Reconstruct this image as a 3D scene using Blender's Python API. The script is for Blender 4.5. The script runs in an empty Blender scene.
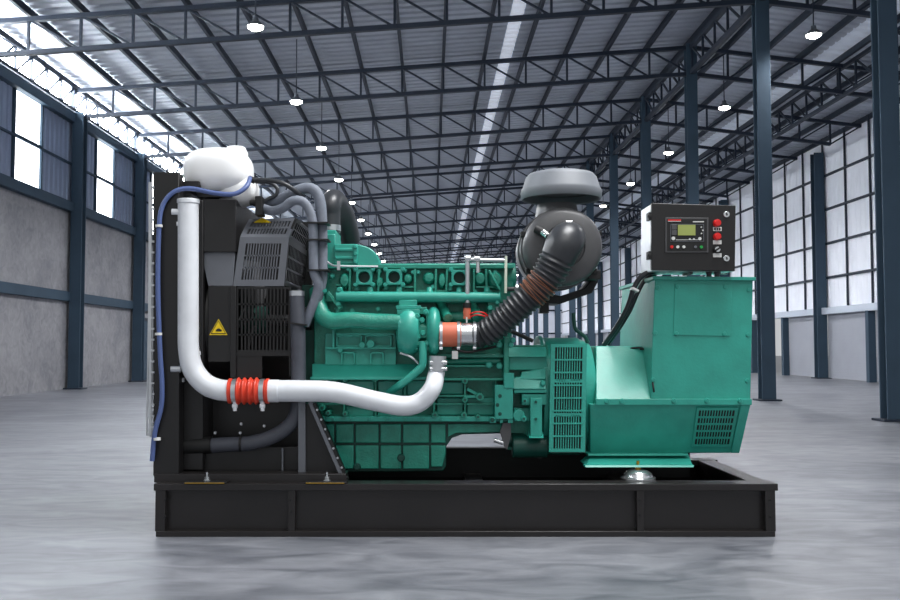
import bpy, bmesh, math, random
from mathutils import Vector, Matrix
random.seed(4)
S = bpy.context.scene
COL = S.collection
# ---------------------------------------------------------------- camera
F = 930.0; TH = 0.050; CX = 430.0; CY = 300.0; EYE = 0.97
cam_d = bpy.data.cameras.new('camera'); cam = bpy.data.objects.new('camera', cam_d)
COL.objects.link(cam); S.camera = cam
cam.location = (0, 0, EYE); cam.rotation_euler = (math.pi/2 + TH, 0, 0)
cam_d.sensor_width = 36.0; cam_d.lens = F/900*36.0
cam_d.shift_x = (450-CX)/900.0
cam_d.clip_end = 500
# ---------------------------------------------------------------- world and light
W = bpy.data.worlds.new('world'); S.world = W; W.use_nodes = True
W.node_tree.nodes['Background'].inputs[0].default_value = (0.94, 0.97, 1.0, 1)
W.node_tree.nodes['Background'].inputs[1].default_value = 0.55
S.view_settings.view_transform = 'Standard'; S.view_settings.look = 'None'
S.view_settings.exposure = 0.0; S.view_settings.gamma = 1.0
S.view_settings.use_curve_mapping = False
def area(name, loc, aim, sx, sy, power, col=(1, 1, 1)):
    l = bpy.data.lights.new(name, 'AREA'); l.shape = 'RECTANGLE'; l.size = sx; l.size_y = sy
    l.energy = power; l.color = col
    o = bpy.data.objects.new(name, l); COL.objects.link(o); o.location = loc
    o.rotation_euler = (Vector(aim)-Vector(loc)).to_track_quat('-Z', 'Y').to_euler()
    return o
area('added_front_fill', (1.5, 0.2, 5.8), (0.1, 5.2, 0.9), 5, 2.5, 90, (1.0, 0.99, 0.97))  # soft fill added to light the machine from the front
area('added_overhead_key', (2.0, 4.5, 6.3), (0.2, 5.3, 0.8), 3.6, 2.2, 500, (0.98, 0.99, 1.0))  # key light added below the closed roof to brighten upward faces
# ---------------------------------------------------------------- helpers
def P(u, v, Y):
    xc = (u-CX)/F; yc = (CY-v)/F
    dy = math.cos(TH)-yc*math.sin(TH); t = Y/dy
    return Vector((xc*t, Y, EYE+t*(math.sin(TH)+yc*math.cos(TH))))
def px(r, Y): return r*Y/F
def rgb(r, g, b):
    f = lambda c: (c/255/12.92) if c/255 <= .04045 else ((c/255+.055)/1.055)**2.4
    return (f(r), f(g), f(b), 1)
def mat(name, col, rough=.5, metal=0.0, noise=0.0, nscale=8.0, emit=0.0, bump=0.0, bscale=40.0, spec=.5, coat=0.0):
    m = bpy.data.materials.new(name); m.use_nodes = True; nt = m.node_tree; b = nt.nodes['Principled BSDF']
    b.inputs['Base Color'].default_value = col; b.inputs['Roughness'].default_value = rough
    b.inputs['Metallic'].default_value = metal; b.inputs['Specular IOR Level'].default_value = spec
    if coat: b.inputs['Coat Weight'].default_value = coat; b.inputs['Coat Roughness'].default_value = .15
    if emit: b.inputs['Emission Color'].default_value = col; b.inputs['Emission Strength'].default_value = emit
    tc = nt.nodes.new('ShaderNodeTexCoord')
    if noise:
        n = nt.nodes.new('ShaderNodeTexNoise'); n.inputs['Scale'].default_value = nscale; n.inputs['Detail'].default_value = 6
        nt.links.new(tc.outputs['Object'], n.inputs['Vector'])
        r = nt.nodes.new('ShaderNodeValToRGB')
        r.color_ramp.elements[0].position = .3; r.color_ramp.elements[1].position = .7
        r.color_ramp.elements[0].color = [c*(1-noise) for c in col[:3]]+[1]
        r.color_ramp.elements[1].color = [min(1, c*(1+noise)) for c in col[:3]]+[1]
        nt.links.new(n.outputs['Fac'], r.inputs['Fac']); nt.links.new(r.outputs['Color'], b.inputs['Base Color'])
    if bump:
        n = nt.nodes.new('ShaderNodeTexNoise'); n.inputs['Scale'].default_value = bscale; n.inputs['Detail'].default_value = 4
        nt.links.new(tc.outputs['Object'], n.inputs['Vector'])
        bp = nt.nodes.new('ShaderNodeBump'); bp.inputs['Strength'].default_value = bump; bp.inputs['Distance'].default_value = .01
        nt.links.new(n.outputs['Fac'], bp.inputs['Height']); nt.links.new(bp.outputs['Normal'], b.inputs['Normal'])
    return m
M = dict(
 green=mat('teal_enamel', rgb(48, 160, 143), .42, noise=.10, nscale=9, bump=.12, bscale=60, coat=.16),
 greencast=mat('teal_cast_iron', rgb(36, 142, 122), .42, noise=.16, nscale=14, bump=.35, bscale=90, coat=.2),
 greendark=mat('dark_green_paint_and_shade', rgb(18, 78, 68), .4, noise=.15, nscale=12),  # also paints shade in ports, pan grooves and behind the grille
 black=mat('black_powder_coat', rgb(27, 26, 27), .4, noise=.12, nscale=6, bump=.05),
 blackm=mat('black_matte_steel_and_shade', rgb(20, 20, 21), .55, noise=.1),  # also paints shade in vent slots and under the rain cap
 grey=mat('grey_powder_coat', rgb(104, 107, 114), .42, noise=.06),
 skid=mat('skid_black_paint', rgb(36, 33, 33), .3, noise=.18, nscale=3, bump=.05),
 white=mat('white_painted_pipe', rgb(232, 235, 240), .32, noise=.05, nscale=12, coat=.3),
 tank=mat('white_plastic', rgb(250, 250, 250), .35),
 rubber=mat('black_rubber', rgb(52, 54, 58), .36, noise=.12, nscale=20),
 greyhose=mat('grey_braided_hose', rgb(120, 126, 138), .6, noise=.12, nscale=30, bump=.2, bscale=200),
 darkhose=mat('dark_grey_hose', rgb(72, 75, 84), .55, noise=.12, nscale=20),
 blue=mat('blue_hose_plastic', rgb(84, 102, 152), .4),
 red=mat('red_silicone', rgb(222, 70, 48), .4, noise=.06),
 orange=mat('orange_silicone', rgb(212, 112, 84), .45, noise=.08),
 steel=mat('bright_steel', rgb(205, 208, 212), .3, metal=.85, noise=.06, nscale=15),
 chrome=mat('zinc_silver', rgb(215, 218, 220), .25, metal=.9),
 yellow=mat('yellow_sticker', rgb(240, 205, 20), .5),
 brass=mat('yellow_zinc', rgb(190, 150, 60), .35, metal=.7),
 brown=mat('brown_tape', rgb(165, 106, 76), .6),
 cap=mat('grey_plastic_cap', rgb(112, 116, 122), .55, noise=.06),
 filt=mat('charcoal_plastic', rgb(80, 80, 82), .38, noise=.08, nscale=10),
 lcd=mat('lcd_yellow_green', rgb(150, 160, 88), .3, emit=.12),
 btnred=mat('red_button', rgb(205, 30, 30), .35, emit=.12),
 btngreen=mat('green_button', rgb(30, 160, 70), .4),
 whitelab=mat('white_print', rgb(225, 225, 222), .5),
 navy=mat('navy_steel_paint', rgb(56, 73, 88), .62, spec=.2, noise=.08, nscale=2),
 navydark=mat('dark_truss_paint', rgb(33, 42, 56), .55, spec=.3),
 lampmetal=mat('lamp_aluminium', rgb(90, 95, 102), .4, metal=.3),
 pale=mat('pale_cream_tray', rgb(224, 232, 214), .4),
)
class MB:
    def __init__(s): s.v = []; s.f = []
    def hexa(s, a, b):                       # two quads a (near) and b (far)
        n = len(s.v); s.v += [Vector(p) for p in a]+[Vector(p) for p in b]
        s.f += [(n, n+1, n+2, n+3), (n+7, n+6, n+5, n+4)]
        for i in range(4):
            j = (i+1) % 4; s.f.append((n+j, n+i, n+4+i, n+4+j))
        return s
    def box(s, x0, x1, y0, y1, z0, z1):
        return s.hexa([(x0, y0, z0), (x1, y0, z0), (x1, y0, z1), (x0, y0, z1)], [(x0, y1, z0), (x1, y1, z0), (x1, y1, z1), (x0, y1, z1)])
    def prism(s, pts, d):                    # pts polygon, extruded by vector d
        n = len(s.v); k = len(pts); d = Vector(d)
        s.v += [Vector(p) for p in pts]+[Vector(p)+d for p in pts]
        s.f.append(tuple(range(n, n+k))); s.f.append(tuple(range(n+2*k-1, n+k-1, -1)))
        for i in range(k):
            j = (i+1) % k; s.f.append((n+j, n+i, n+k+i, n+k+j))
        return s
    def PR(s, poly, Y0, Y1): return s.prism([P(u, v, Y0) for u, v in poly], (0, Y1-Y0, 0))
    def BX(s, u0, v0, u1, v1, Y0, Y1): return s.PR([(u0, v0), (u0, v1), (u1, v1), (u1, v0)], Y0, Y1)
    def HX(s, fr, Yb):                        # four (u,v,Y) front corners, straight back to Yb
        a = [P(*q) for q in fr]; return s.hexa(a, [(p.x, Yb, p.z) for p in a])
    def line(s, u0, v0, u1, v1, w, Y0, Y1):
        a = P(u0, v0, Y0); b = P(u1, v1, Y0); d = (b-a).normalized(); nn = Vector((-d.z, 0, d.x))*px(w, Y0)/2
        return s.prism([a+nn, a-nn, b-nn, b+nn], (0, Y1-Y0, 0))
    def cyl(s, a, b, r0, r1=None, n=20):
        a = Vector(a); b = Vector(b); r1 = r0 if r1 is None else r1
        return s.tube([a, b], [r0, r1], n, cap=True, sm=0)
    def cy(s, u, v, r, Y0, Y1, n=20, r1=None):   # cylinder along depth, r in photo pixels
        a = P(u, v, Y0); return s.cyl(a, (a.x, Y1, a.z), px(r, Y0), px(r1 if r1 else r, Y0), n)
    def tube(s, pts, rad, n=16, cap=True, sm=6):
        pts = [Vector(p) for p in pts]
        if not isinstance(rad, (list, tuple)): rad = [rad]*len(pts)
        if sm and len(pts) > 2:
            q = []; rr = []
            for i in range(len(pts)-1):
                p0 = pts[max(i-1, 0)]; p1 = pts[i]; p2 = pts[i+1]; p3 = pts[min(i+2, len(pts)-1)]
                for k in range(sm):
                    t = k/sm
                    q.append(.5*((2*p1)+(p2-p0)*t+(2*p0-5*p1+4*p2-p3)*t*t+(3*p1-p0-3*p2+p3)*t**3))
                    rr.append(rad[i]*(1-t)+rad[i+1]*t)
            q.append(pts[-1]); rr.append(rad[-1]); pts, rad = q, rr
        return s.sweep(pts, rad, n, cap)
    def sweep(s, pts, rad, n=16, cap=True):
        m = len(pts); base = len(s.v); up = None
        for i in range(m):
            t = (pts[min(i+1, m-1)]-pts[max(i-1, 0)]).normalized()
            if up is None:
                up = Vector((0, 0, 1)) if abs(t.z) < .9 else Vector((0, 1, 0))
            up = (up-t*up.dot(t)).normalized(); sd = t.cross(up)
            for k in range(n):
                a = 2*math.pi*k/n; s.v.append(pts[i]+(up*math.cos(a)+sd*math.sin(a))*rad[i])
        for i in range(m-1):
            for k in range(n):
                j = (k+1) % n; s.f.append((base+i*n+k, base+i*n+j, base+(i+1)*n+j, base+(i+1)*n+k))
        if cap:
            s.f.append(tuple(base+k for k in range(n-1, -1, -1))); s.f.append(tuple(base+(m-1)*n+k for k in range(n)))
        return s
    def lathe(s, c, prof, axis='Z', n=40):    # prof: (radius, height along axis), closed at ends by r=0
        c = Vector(c); base = len(s.v); m = len(prof)
        for r, h in prof:
            for k in range(n):
                a = 2*math.pi*k/n; x, y = r*math.cos(a), r*math.sin(a)
                p = {'Z': (x, y, h), 'X': (h, x, y), 'Y': (x, h, y)}[axis]
                s.v.append(c+Vector(p))
        for i in range(m-1):
            for k in range(n):
                j = (k+1) % n; s.f.append((base+i*n+k, base+i*n+j, base+(i+1)*n+j, base+(i+1)*n+k))
        return s
    def ell(s, c, rx, ry, rz, n=24, m=14, e=1.0):
        c = Vector(c); base = len(s.v); f = lambda q: math.copysign(abs(q)**e, q)
        for i in range(m+1):
            th = math.pi*i/m
            for k in range(n):
                a = 2*math.pi*k/n
                s.v.append(c+Vector((f(math.cos(th))*rx, f(math.sin(th))*f(math.cos(a))*ry, f(math.sin(th))*f(math.sin(a))*rz)))
        for i in range(m):
            for k in range(n):
                j = (k+1) % n; s.f.append((base+i*n+k, base+i*n+j, base+(i+1)*n+j, base+(i+1)*n+k))
        return s
    def ringplate(s, u, v, hw, hh, r, Y0, Y1, n=24):  # rectangular plate with a round hole
        o = []; i_ = []
        for k in range(n):
            a = 2*math.pi*(k+.5)/n; c, d = math.cos(a), math.sin(a); q = 1/max(abs(c), abs(d))
            o.append((u+hw*c*q*.98, v+hh*d*q*.98)); i_.append((u+r*c, v+r*d))
        b = len(s.v)
        for L in (o, i_):
            A = [P(x, y, Y0) for x, y in L]; s.v += A; s.v += [Vector((p.x, Y1, p.z)) for p in A]
        for k in range(n):
            j = (k+1) % n
            s.f += [(b+k, b+j, b+2*n+j, b+2*n+k), (b+k, b+n+k, b+n+j, b+j), (b+2*n+k, b+2*n+j, b+3*n+j, b+3*n+k), (b+n+k, b+3*n+k, b+3*n+j, b+n+j)]
        return s
    def grille(s, A, B, C, D, nc, nr, fr, fv, bw, bh, th):  # bilinear quad A tl, B tr, C br, D bl ; fractions
        A, B, C, D = map(Vector, (A, B, C, D)); nn = (B-A).cross(D-A).normalized()*th
        g = lambda x, y: (A*(1-x)+B*x)*(1-y)+(D*(1-x)+C*x)*y
        def bar(x0, x1, y0, y1):
            a = [g(x0, y0), g(x0, y1), g(x1, y1), g(x1, y0)]; s.hexa(a, [p+nn for p in a])
        bar(0, fr, 0, 1); bar(1-fr, 1, 0, 1); bar(fr, 1-fr, 0, fv); bar(fr, 1-fr, 1-fv, 1)
        for i in range(1, nc):
            c = fr+(1-2*fr)*i/nc; bar(c-bw/2, c+bw/2, fv, 1-fv)
        for i in range(1, nr):
            c = fv+(1-2*fv)*i/nr; bar(fr, 1-fr, c-bh/2, c+bh/2)
        return s
OFF = Vector((0, 0, 0))
def obj(name, mb, m, parent=None, bevel=0.0, smooth=True, label=None, seg=2):
    me = bpy.data.meshes.new(name); off = OFF if parent is not None else Vector((0, 0, 0))
    me.from_pydata([tuple(p-off) for p in mb.v], [], mb.f); me.validate()
    bm = bmesh.new(); bm.from_mesh(me); bmesh.ops.recalc_face_normals(bm, faces=bm.faces); bm.to_mesh(me); bm.free()
    me.materials.append(M[m] if isinstance(m, str) else m)
    if smooth:
        for p in me.polygons: p.use_smooth = True
        me.set_sharp_from_angle(angle=math.radians(38))
    o = bpy.data.objects.new(name, me); COL.objects.link(o)
    if parent is not None: o.parent = parent
    if bevel:
        b = o.modifiers.new('bevel', 'BEVEL'); b.width = bevel; b.segments = seg; b.limit_method = 'ANGLE'; b.angle_limit = math.radians(40)
        b.harden_normals = False
    if label: o['label'] = label
    return o
def thing(name, label, cat, loc=(0, 0, 0), group=None):
    o = bpy.data.objects.new(name, None); COL.objects.link(o); o.location = loc; o.empty_display_size = .1
    return tag(o, label, cat, group)
def tag(o, label, cat, group=None):
    o['label'] = label; o['category'] = cat
    if group: o['group'] = group
    return o
def struct(o, label=None):
    o['kind'] = 'structure'
    if label: o['label'] = label
    return o
def dup(root, loc, label):
    r = root.copy(); COL.objects.link(r); r.location = loc; r['label'] = label
    for ch in list(root.children):
        c = ch.copy(); COL.objects.link(c); c.parent = r
        for g in ch.children:
            d = g.copy(); COL.objects.link(d); d.parent = c
    return r
ORD = 'nearest second third fourth fifth sixth seventh eighth ninth tenth eleventh twelfth thirteenth fourteenth fifteenth sixteenth seventeenth eighteenth nineteenth twentieth twenty-first twenty-second twenty-third twenty-fourth'.split()
# ================================================================= THE HALL
XL = -8.3; XR = 12.1; XC = 6.05; BAY = 4.55; Y0 = 12.2; NB = 17; YB = Y0+16*BAY+.3; YF = -8.0
def roofz(x):      # underside of the roof sheets
    return 7.12+(x-XL)/(XC-XL)*1.03 if x <= XC else 8.15-(x-XC)*.125
def concrete(name, c0, c1, rough, scale, st=(1, 1, 1)):
    m = bpy.data.materials.new(name); m.use_nodes = True; nt = m.node_tree; b = nt.nodes['Principled BSDF']
    tc = nt.nodes.new('ShaderNodeTexCoord'); mp = nt.nodes.new('ShaderNodeMapping')
    nt.links.new(tc.outputs['Object'], mp.inputs['Vector']); mp.inputs['Scale'].default_value = st
    n = nt.nodes.new('ShaderNodeTexNoise'); n.inputs['Scale'].default_value = scale; n.inputs['Detail'].default_value = 9; n.inputs['Roughness'].default_value = .6; n.inputs['Distortion'].default_value = .8
    n2 = nt.nodes.new('ShaderNodeTexNoise'); n2.inputs['Scale'].default_value = scale*6; n2.inputs['Detail'].default_value = 8; n2.inputs['Distortion'].default_value = 1.2
    nt.links.new(mp.outputs[0], n.inputs['Vector']); nt.links.new(mp.outputs[0], n2.inputs['Vector'])
    ad = nt.nodes.new('ShaderNodeMath'); ad.operation = 'MULTIPLY_ADD'; ad.inputs[1].default_value = .45
    nt.links.new(n2.outputs['Fac'], ad.inputs[0]); 
    sc = nt.nodes.new('ShaderNodeMath'); sc.operation = 'MULTIPLY'; sc.inputs[1].default_value = .55
    nt.links.new(n.outputs['Fac'], sc.inputs[0]); nt.links.new(sc.outputs[0], ad.inputs[2])
    r = nt.nodes.new('ShaderNodeValToRGB'); r.color_ramp.elements[0].position = .38; r.color_ramp.elements[1].position = .62
    r.color_ramp.elements[0].color = c0; r.color_ramp.elements[1].color = c1
    nt.links.new(ad.outputs[0], r.inputs['Fac']); nt.links.new(r.outputs['Color'], b.inputs['Base Color'])
    rr = nt.nodes.new('ShaderNodeMapRange'); rr.inputs['To Min'].default_value = rough-.1; rr.inputs['To Max'].default_value = rough+.14
    nt.links.new(ad.outputs[0], rr.inputs['Value']); nt.links.new(rr.outputs[0], b.inputs['Roughness'])
    bp = nt.nodes.new('ShaderNodeBump'); bp.inputs['Strength'].default_value = .08; bp.inputs['Distance'].default_value = .02
    nt.links.new(n2.outputs['Fac'], bp.inputs['Height']); nt.links.new(bp.outputs['Normal'], b.inputs['Normal'])
    return m
M['floor'] = concrete('polished_concrete', rgb(86, 89, 96), rgb(138, 140, 146), .4, .8, (.55, 1.3, 1))
M['wallc'] = concrete('grey_rendered_wall', rgb(118, 119, 125), rgb(148, 148, 152), .8, .9)
M['roof'] = mat('galvanised_roof_sheet', rgb(184, 190, 200), .5, metal=.2, noise=.06, nscale=1.2)
M['sheetblue'] = mat('blue_grey_wall_sheet', rgb(140, 152, 176), .55, metal=.1, noise=.05, nscale=2)
M['sheetpale'] = mat('pale_wall_sheet', rgb(226, 229, 238), .6, noise=.05, nscale=1.5)
M['shutter'] = mat('grey_roller_shutter', rgb(150, 153, 162), .55, noise=.04, nscale=2)
M['glow'] = mat('daylit_translucent_panel', (0.93, .97, 1, 1), .6, emit=7.0)
M['glowstrip'] = mat('daylit_eave_panel', (0.93, .97, 1, 1), .6, emit=48.0)
M['sky1'] = mat('translucent_roof_sheet', (0.85, .9, 1, 1), .6, emit=.3); M['sky2'] = mat('dim_translucent_roof_sheet', (0.7, .76, .85, 1), .6, emit=.12)  # second strip has a greyer colour and weaker emission
M['lampglow'] = mat('lamp_lens_lit', (1.0, .97, .86, 1), .4, emit=30)
M['ledge'] = mat('bright_steel_ledge', rgb(180, 188, 200), .35, metal=.5)

fl = MB(); fl.v = [Vector(p) for p in ((-30, YF, 0), (40, YF, 0), (40, YB+12, 0), (-30, YB+12, 0))]; fl.f = [(0, 1, 2, 3)]
struct(obj('floor', fl, 'floor', smooth=False))
def ribsheet(axis_pts, t0, t1, pitch, dep, nrm):
    """sheet swept along Y (t) between the points of axis_pts (x,z), trapezoid ribs of the given pitch, running along the points"""
    mb = MB(); prof = []; t = t0
    while t < t1-1e-6:
        for a, d in ((0, 0), (.55, 0), (.65, 1), (.9, 1)):
            if t+a*pitch < t1: prof.append((t+a*pitch, d*dep))
        t += pitch
    prof.append((t1, 0)); k = len(axis_pts)
    for y, d in prof:
        for x, z in axis_pts: mb.v.append(Vector((x+nrm[0]*d, y, z+nrm[1]*d)))
    for i in range(len(prof)-1):
        for j in range(k-1): mb.f.append((i*k+j, i*k+j+1, (i+1)*k+j+1, (i+1)*k+j))
    return mb
# roof in pieces so that the translucent strips are sheets of their own
def roofpiece(x0, x1, name, m, lab=None):
    pts = [(x0, roofz(x0)), (x1, roofz(x1))]
    o = obj(name, ribsheet(pts, 2.0, YB, .3, .045, (0, 1)), m, smooth=False); return struct(o, lab)
roofpiece(XL-.3, 1.66, 'ceiling', 'roof'); roofpiece(1.66, 1.94, 'window_1', 'sky1', 'narrow translucent roof strip running the length of the hall')
roofpiece(1.94, XC, 'ceiling', 'roof'); roofpiece(XC, 9.1, 'ceiling', 'roof')
roofpiece(9.1, 9.7, 'window_2', 'sky2', 'pale translucent roof strip right of the ridge columns')
roofpiece(9.7, XR+.3, 'ceiling', 'roof')
# walls -----------------------------------------------------------
T = .2
wl = MB(); wl.box(XL-T, XL, 2.0, YB, 0, 4.15); struct(obj('wall_left', wl, 'wallc', smooth=False))
# upper cladding of the left wall with a bright window per bay
segs = []; wn = 3; y = Y0-3*BAY
ups = MB(); prev = 2.0
for i in range(-2, 17):
    a = Y0+i*BAY+1.6; b = a+1.3
    if a < prev: continue
    s2 = ribsheet([(XL, 4.15), (XL, 6.3)], prev, a, .25, .03, (-1, 0)); n = len(ups.v); ups.v += s2.v; ups.f += [tuple(q+n for q in f) for f in s2.f]
    w = MB().box(XL-.05, XL-.02, a, b, 4.15, 6.3)
    o = struct(obj('window_%d' % wn, w, 'glow', smooth=False)); 
    fr = MB()
    for yy in (a, b): fr.box(XL-.04, XL+.03, yy-.03, yy+.03, 4.15, 6.3)
    fr.box(XL-.04, XL+.02, a, b, 5.2, 5.24)
    obj('window_frame', fr, 'navy', o); wn += 1; prev = b
s2 = ribsheet([(XL, 4.15), (XL, 6.3)], prev, YB, .25, .03, (-1, 0)); n = len(ups.v); ups.v += s2.v; ups.f += [tuple(q+n for q in f) for f in s2.f]
struct(obj('wall_left_cladding', ups, 'sheetblue', smooth=False))
w = MB().box(XL-.12, XL-.1, 2.0, YB, 6.3, 7.14); struct(obj('window_%d' % wn, w, 'glowstrip', smooth=False), 'long bright daylight strip between left wall and roof'); wn += 1
tn = 1
def trim(mb, m, lab=None):
    global tn
    o = struct(obj('trim_%d' % tn, mb, m, bevel=.006), lab); tn += 1; return o
trim(MB().box(XL-.02, XL+.10, 2, YB, 2.0, 2.22), 'navy', 'blue steel rail halfway up the left wall')
trim(MB().box(XL-.02, XL+.14, 2, YB, 4.05, 4.27), 'navy', 'blue steel rail under the left wall windows')
trim(MB().box(XL-.02, XL+.14, 2, YB, 6.12, 6.34), 'navy', 'blue steel eave beam along the left wall')
trim(MB().box(XL-.0, XL+.05, 2, YB, 5.15, 5.2), 'navy', 'thin cladding rail on the left wall')
# small door in the left wall
d = MB().box(XL-.01, XL+.04, 26.55, 27.5, 0, 1.72); dd = struct(obj('door_1', d, 'navy', bevel=.01), 'dark blue personnel door in the left wall')
obj('door_frame', MB().box(XL, XL+.07, 26.45, 26.55, 0, 1.8).box(XL, XL+.07, 27.5, 27.6, 0, 1.8).box(XL, XL+.07, 26.45, 27.6, 1.72, 1.8), 'navydark', dd)
# right wall: pale upper cladding, steel ledge, shutters and posts below
rs = ribsheet([(XR, 2.0), (XR, 6.75)], 2.0, YB, .3, .012, (1, 0)); struct(obj('wall_right', rs, 'sheetpale', smooth=False))
gz = MB().box(XR+.02, XR+.04, 2.0, YB, 6.75, 7.42); struct(obj('wall_right_top', gz, 'sheetpale', smooth=False))
for z in (3.02, 4.06, 5.1, 6.14): trim(MB().box(XR-.06, XR+.0, 2, YB, z, z+.07), 'navydark', 'horizontal cladding rail %.0f metres up the right wall' % z)
trim(MB().box(XR-.22, XR, 2, YB, 1.94, 2.14), 'ledge', 'pale steel ledge above the roller shutters')
dn = 2
for i in range(-4, 19):
    a = 25.3+3.05*i; b = a+3.05
    if a < 3: continue
    if b > YB: break
    if i == 2: continue                       # this shutter is rolled up: daylight comes in
    mb = ribsheet([(XR, 0.0), (XR, 1.96)], a, b, 3.05, 0, (1, 0)); mb = MB()
    zz = 0.02; k = 0
    while zz < 1.95:
        mb.box(XR-.02, XR+.02, a+.1, b-.1, zz, zz+.085); mb.box(XR-.005, XR+.015, a+.1, b-.1, zz+.085, zz+.1); zz += .1; k += 1
    struct(obj('door_%d' % dn, mb, 'shutter', smooth=False), 'closed grey roller shutter in the right wall'); dn += 1
wb = MB().box(XL-T, XR+T, YB, YB+T, 0, 2.2).box(XL-T, XR+T, YB, YB+T, 4.2, 8.6).box(XL-T, XR+T, YB+.1, YB+T, 2.2, 4.2)
struct(obj('wall_back', wb, 'sheetpale', smooth=False))
wbw = MB().box(XL+1, XR-1, YB-.05, YB, 5.6, 6.6); struct(obj('window_%d' % wn, wbw, 'glow', smooth=False), 'bright window band high in the far end wall'); wn += 1
for z in (2.1, 4.2, 5.4): trim(MB().box(XL, XR, YB-.12, YB-.02, z, z+.14), 'navydark', 'horizontal rail across the far end wall')

# ---------------- steel columns (H section)
def hcol(h, w=.33, dpt=.33, tf=.03):
    m = MB(); m.box(-w/2, w/2, -dpt/2, -dpt/2+tf, 0.03, h).box(-w/2, w/2, dpt/2-tf, dpt/2, 0.03, h).box(-.015, .015, -dpt/2+tf, dpt/2-tf, .03, h); return m
def column(name, label, cat, loc, h, w, dpt, group):
    t = thing(name, label, cat, loc, group)
    obj('shaft', hcol(h, w, dpt), 'navy', t, bevel=.004)
    obj('base_plate', MB().box(-w/2-.08, w/2+.08, -dpt/2-.07, dpt/2+.07, 0, .03), 'navydark', t, bevel=.004)
    return t
c0 = None
for i in range(NB):
    y = Y0+i*BAY; w = {0: 'nearest steel column at right edge of photo', 1: 'second steel column, right of the control box', 2: 'third steel column, rising behind the control box', 3: 'fourth steel column, just left of the control box', 4: 'fifth steel column, between rain cap and control box'}.get(i, '%s blue steel column under the roof ridge, counted from the camera' % ORD[i])
    lab = w if 'blue' in w else 'blue '+w
    if c0 is None: c0 = column('steel_column', lab, 'column', (XC, y, 0), 7.98, .25, .22, 'ridge columns down the hall')
    else: dup(c0, (XC, y, 0), lab)
c1 = None
for k, i in enumerate(range(2, 7)):
    lab = ['blue steel column on left wall, nearest to left edge', 'blue steel column on left wall between bright windows and radiator', 'third blue steel column on the left wall, behind the radiator', 'fourth blue steel column on left wall, mostly behind the machine', 'fifth blue steel column on left wall, hidden low behind the machine'][k]
    if c1 is None: c1 = column('wall_column', lab, 'column', (XL+.2, Y0+i*BAY, 0), 6.36, .26, .26, 'columns along the left wall')
    else: dup(c1, (XL+.2, Y0+i*BAY, 0), lab)
c2 = None
for k, y in enumerate([25.3+3.05*(1+3*j) for j in range(6)]):
    lab = '%s tall dark column against the pale right wall' % ('nearest' if k == 0 else ORD[k]+' nearest')
    if c2 is None: c2 = column('wall_column', lab, 'column', (XR-.2, y, 0), 6.9, .30, .30, 'columns along the right wall')
    else: dup(c2, (XR-.2, y, 0), lab)
# door posts and thin cladding posts on the right wall
p0 = None
for k, i in enumerate(range(-1, 19)):
    y = 25.3+3.05*i
    if i % 3 == 1: continue
    lab = '%s short blue post between roller shutters on right wall' % (ORD[k] if k else 'nearest')
    if p0 is None: p0 = tag(obj('door_post', MB().box(-.1, .1, -.09, .09, 0, 1.95), 'navy'), lab, 'post', 'posts between the shutters'); p0.location = (XR-.12, y, 0)
    else: q = p0.copy(); COL.objects.link(q); q.location = (XR-.12, y, 0); q['label'] = lab
p0 = None
for k in range(24):
    y = 23.8+1.52*k*(1.0 if k < 40 else 1)
    lab = '%s thin upright rail on the pale right wall cladding' % (ORD[k] if k else 'nearest')
    if p0 is None: p0 = tag(obj('cladding_rail', MB().box(-.04, .0, -.03, .03, 2.14, 7.3), 'navydark'), lab, 'rail', 'upright rails on the right wall'); p0.location = (XR-.01, y, 0)
    else: q = p0.copy(); COL.objects.link(q); q.location = (XR-.01, y, 0); q['label'] = lab
# ---------------- roof trusses
NL = 15; NR = 7; DL = (XC-XL)/NL; DR = (XR-XC)/NR
nodes = [XL+k*DL for k in range(NL+1)]+[XC+k*DR for k in range(1, NR+1)]
TZ = lambda x: roofz(x)-.24; BZ = lambda x: roofz(x)-.86
def bar(mb, a, b, w, h=None):
    a = Vector(a); b = Vector(b); h = h or w; t = (b-a).normalized()
    sd = Vector((0, 1, 0)) if abs(t.y) < .9 else Vector((1, 0, 0)); up = t.cross(sd).normalized(); sd = up.cross(t)
    q = [sd*w/2+up*h/2, sd*w/2-up*h/2, -sd*w/2-up*h/2, -sd*w/2+up*h/2]
    return mb.hexa([a+e for e in q], [b+e for e in q])
def truss(lab, y, detailed):
    t = thing('roof_truss', lab, 'truss', (0, y, 0), 'roof trusses across the hall')
    for nm, Z in (('top_chord', TZ), ('bottom_chord', BZ)):
        mb = MB(); bar(mb, (XL, 0, Z(XL)), (XC, 0, Z(XC)), .10, .085); xe = XR if nm == 'top_chord' else nodes[-2]; bar(mb, (XC, 0, Z(XC)), (xe, 0, Z(xe)), .10, .085); obj(nm, mb, 'navydark', t)
    vm = MB(); dm = MB()
    for k, x in enumerate(nodes[:-1]):
        a = MB() if detailed else vm; bar(a, (x, 0, BZ(x)), (x, 0, TZ(x)), .046)
        if detailed: obj('vertical_strut', a, 'navydark', t)
        if k < len(nodes)-1:
            x2 = nodes[k+1]; a = MB() if detailed else dm
            if x < XC-.01: bar(a, (x, 0, TZ(x)), (x2, 0, BZ(x2)), .038)
            else: bar(a, (x, 0, BZ(x)), (x2, 0, TZ(x2)), .038)
            if detailed: obj('diagonal_brace', a, 'navydark', t)
    if not detailed: vm.v and obj('web_lattice', (lambda q: (q.v.extend(dm.v), q.f.extend([tuple(e+len(q.v)-len(dm.v) for e in f) for f in dm.f]), q)[2])(vm), 'navydark', t)
    return t
tdet = tfar = None
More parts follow.
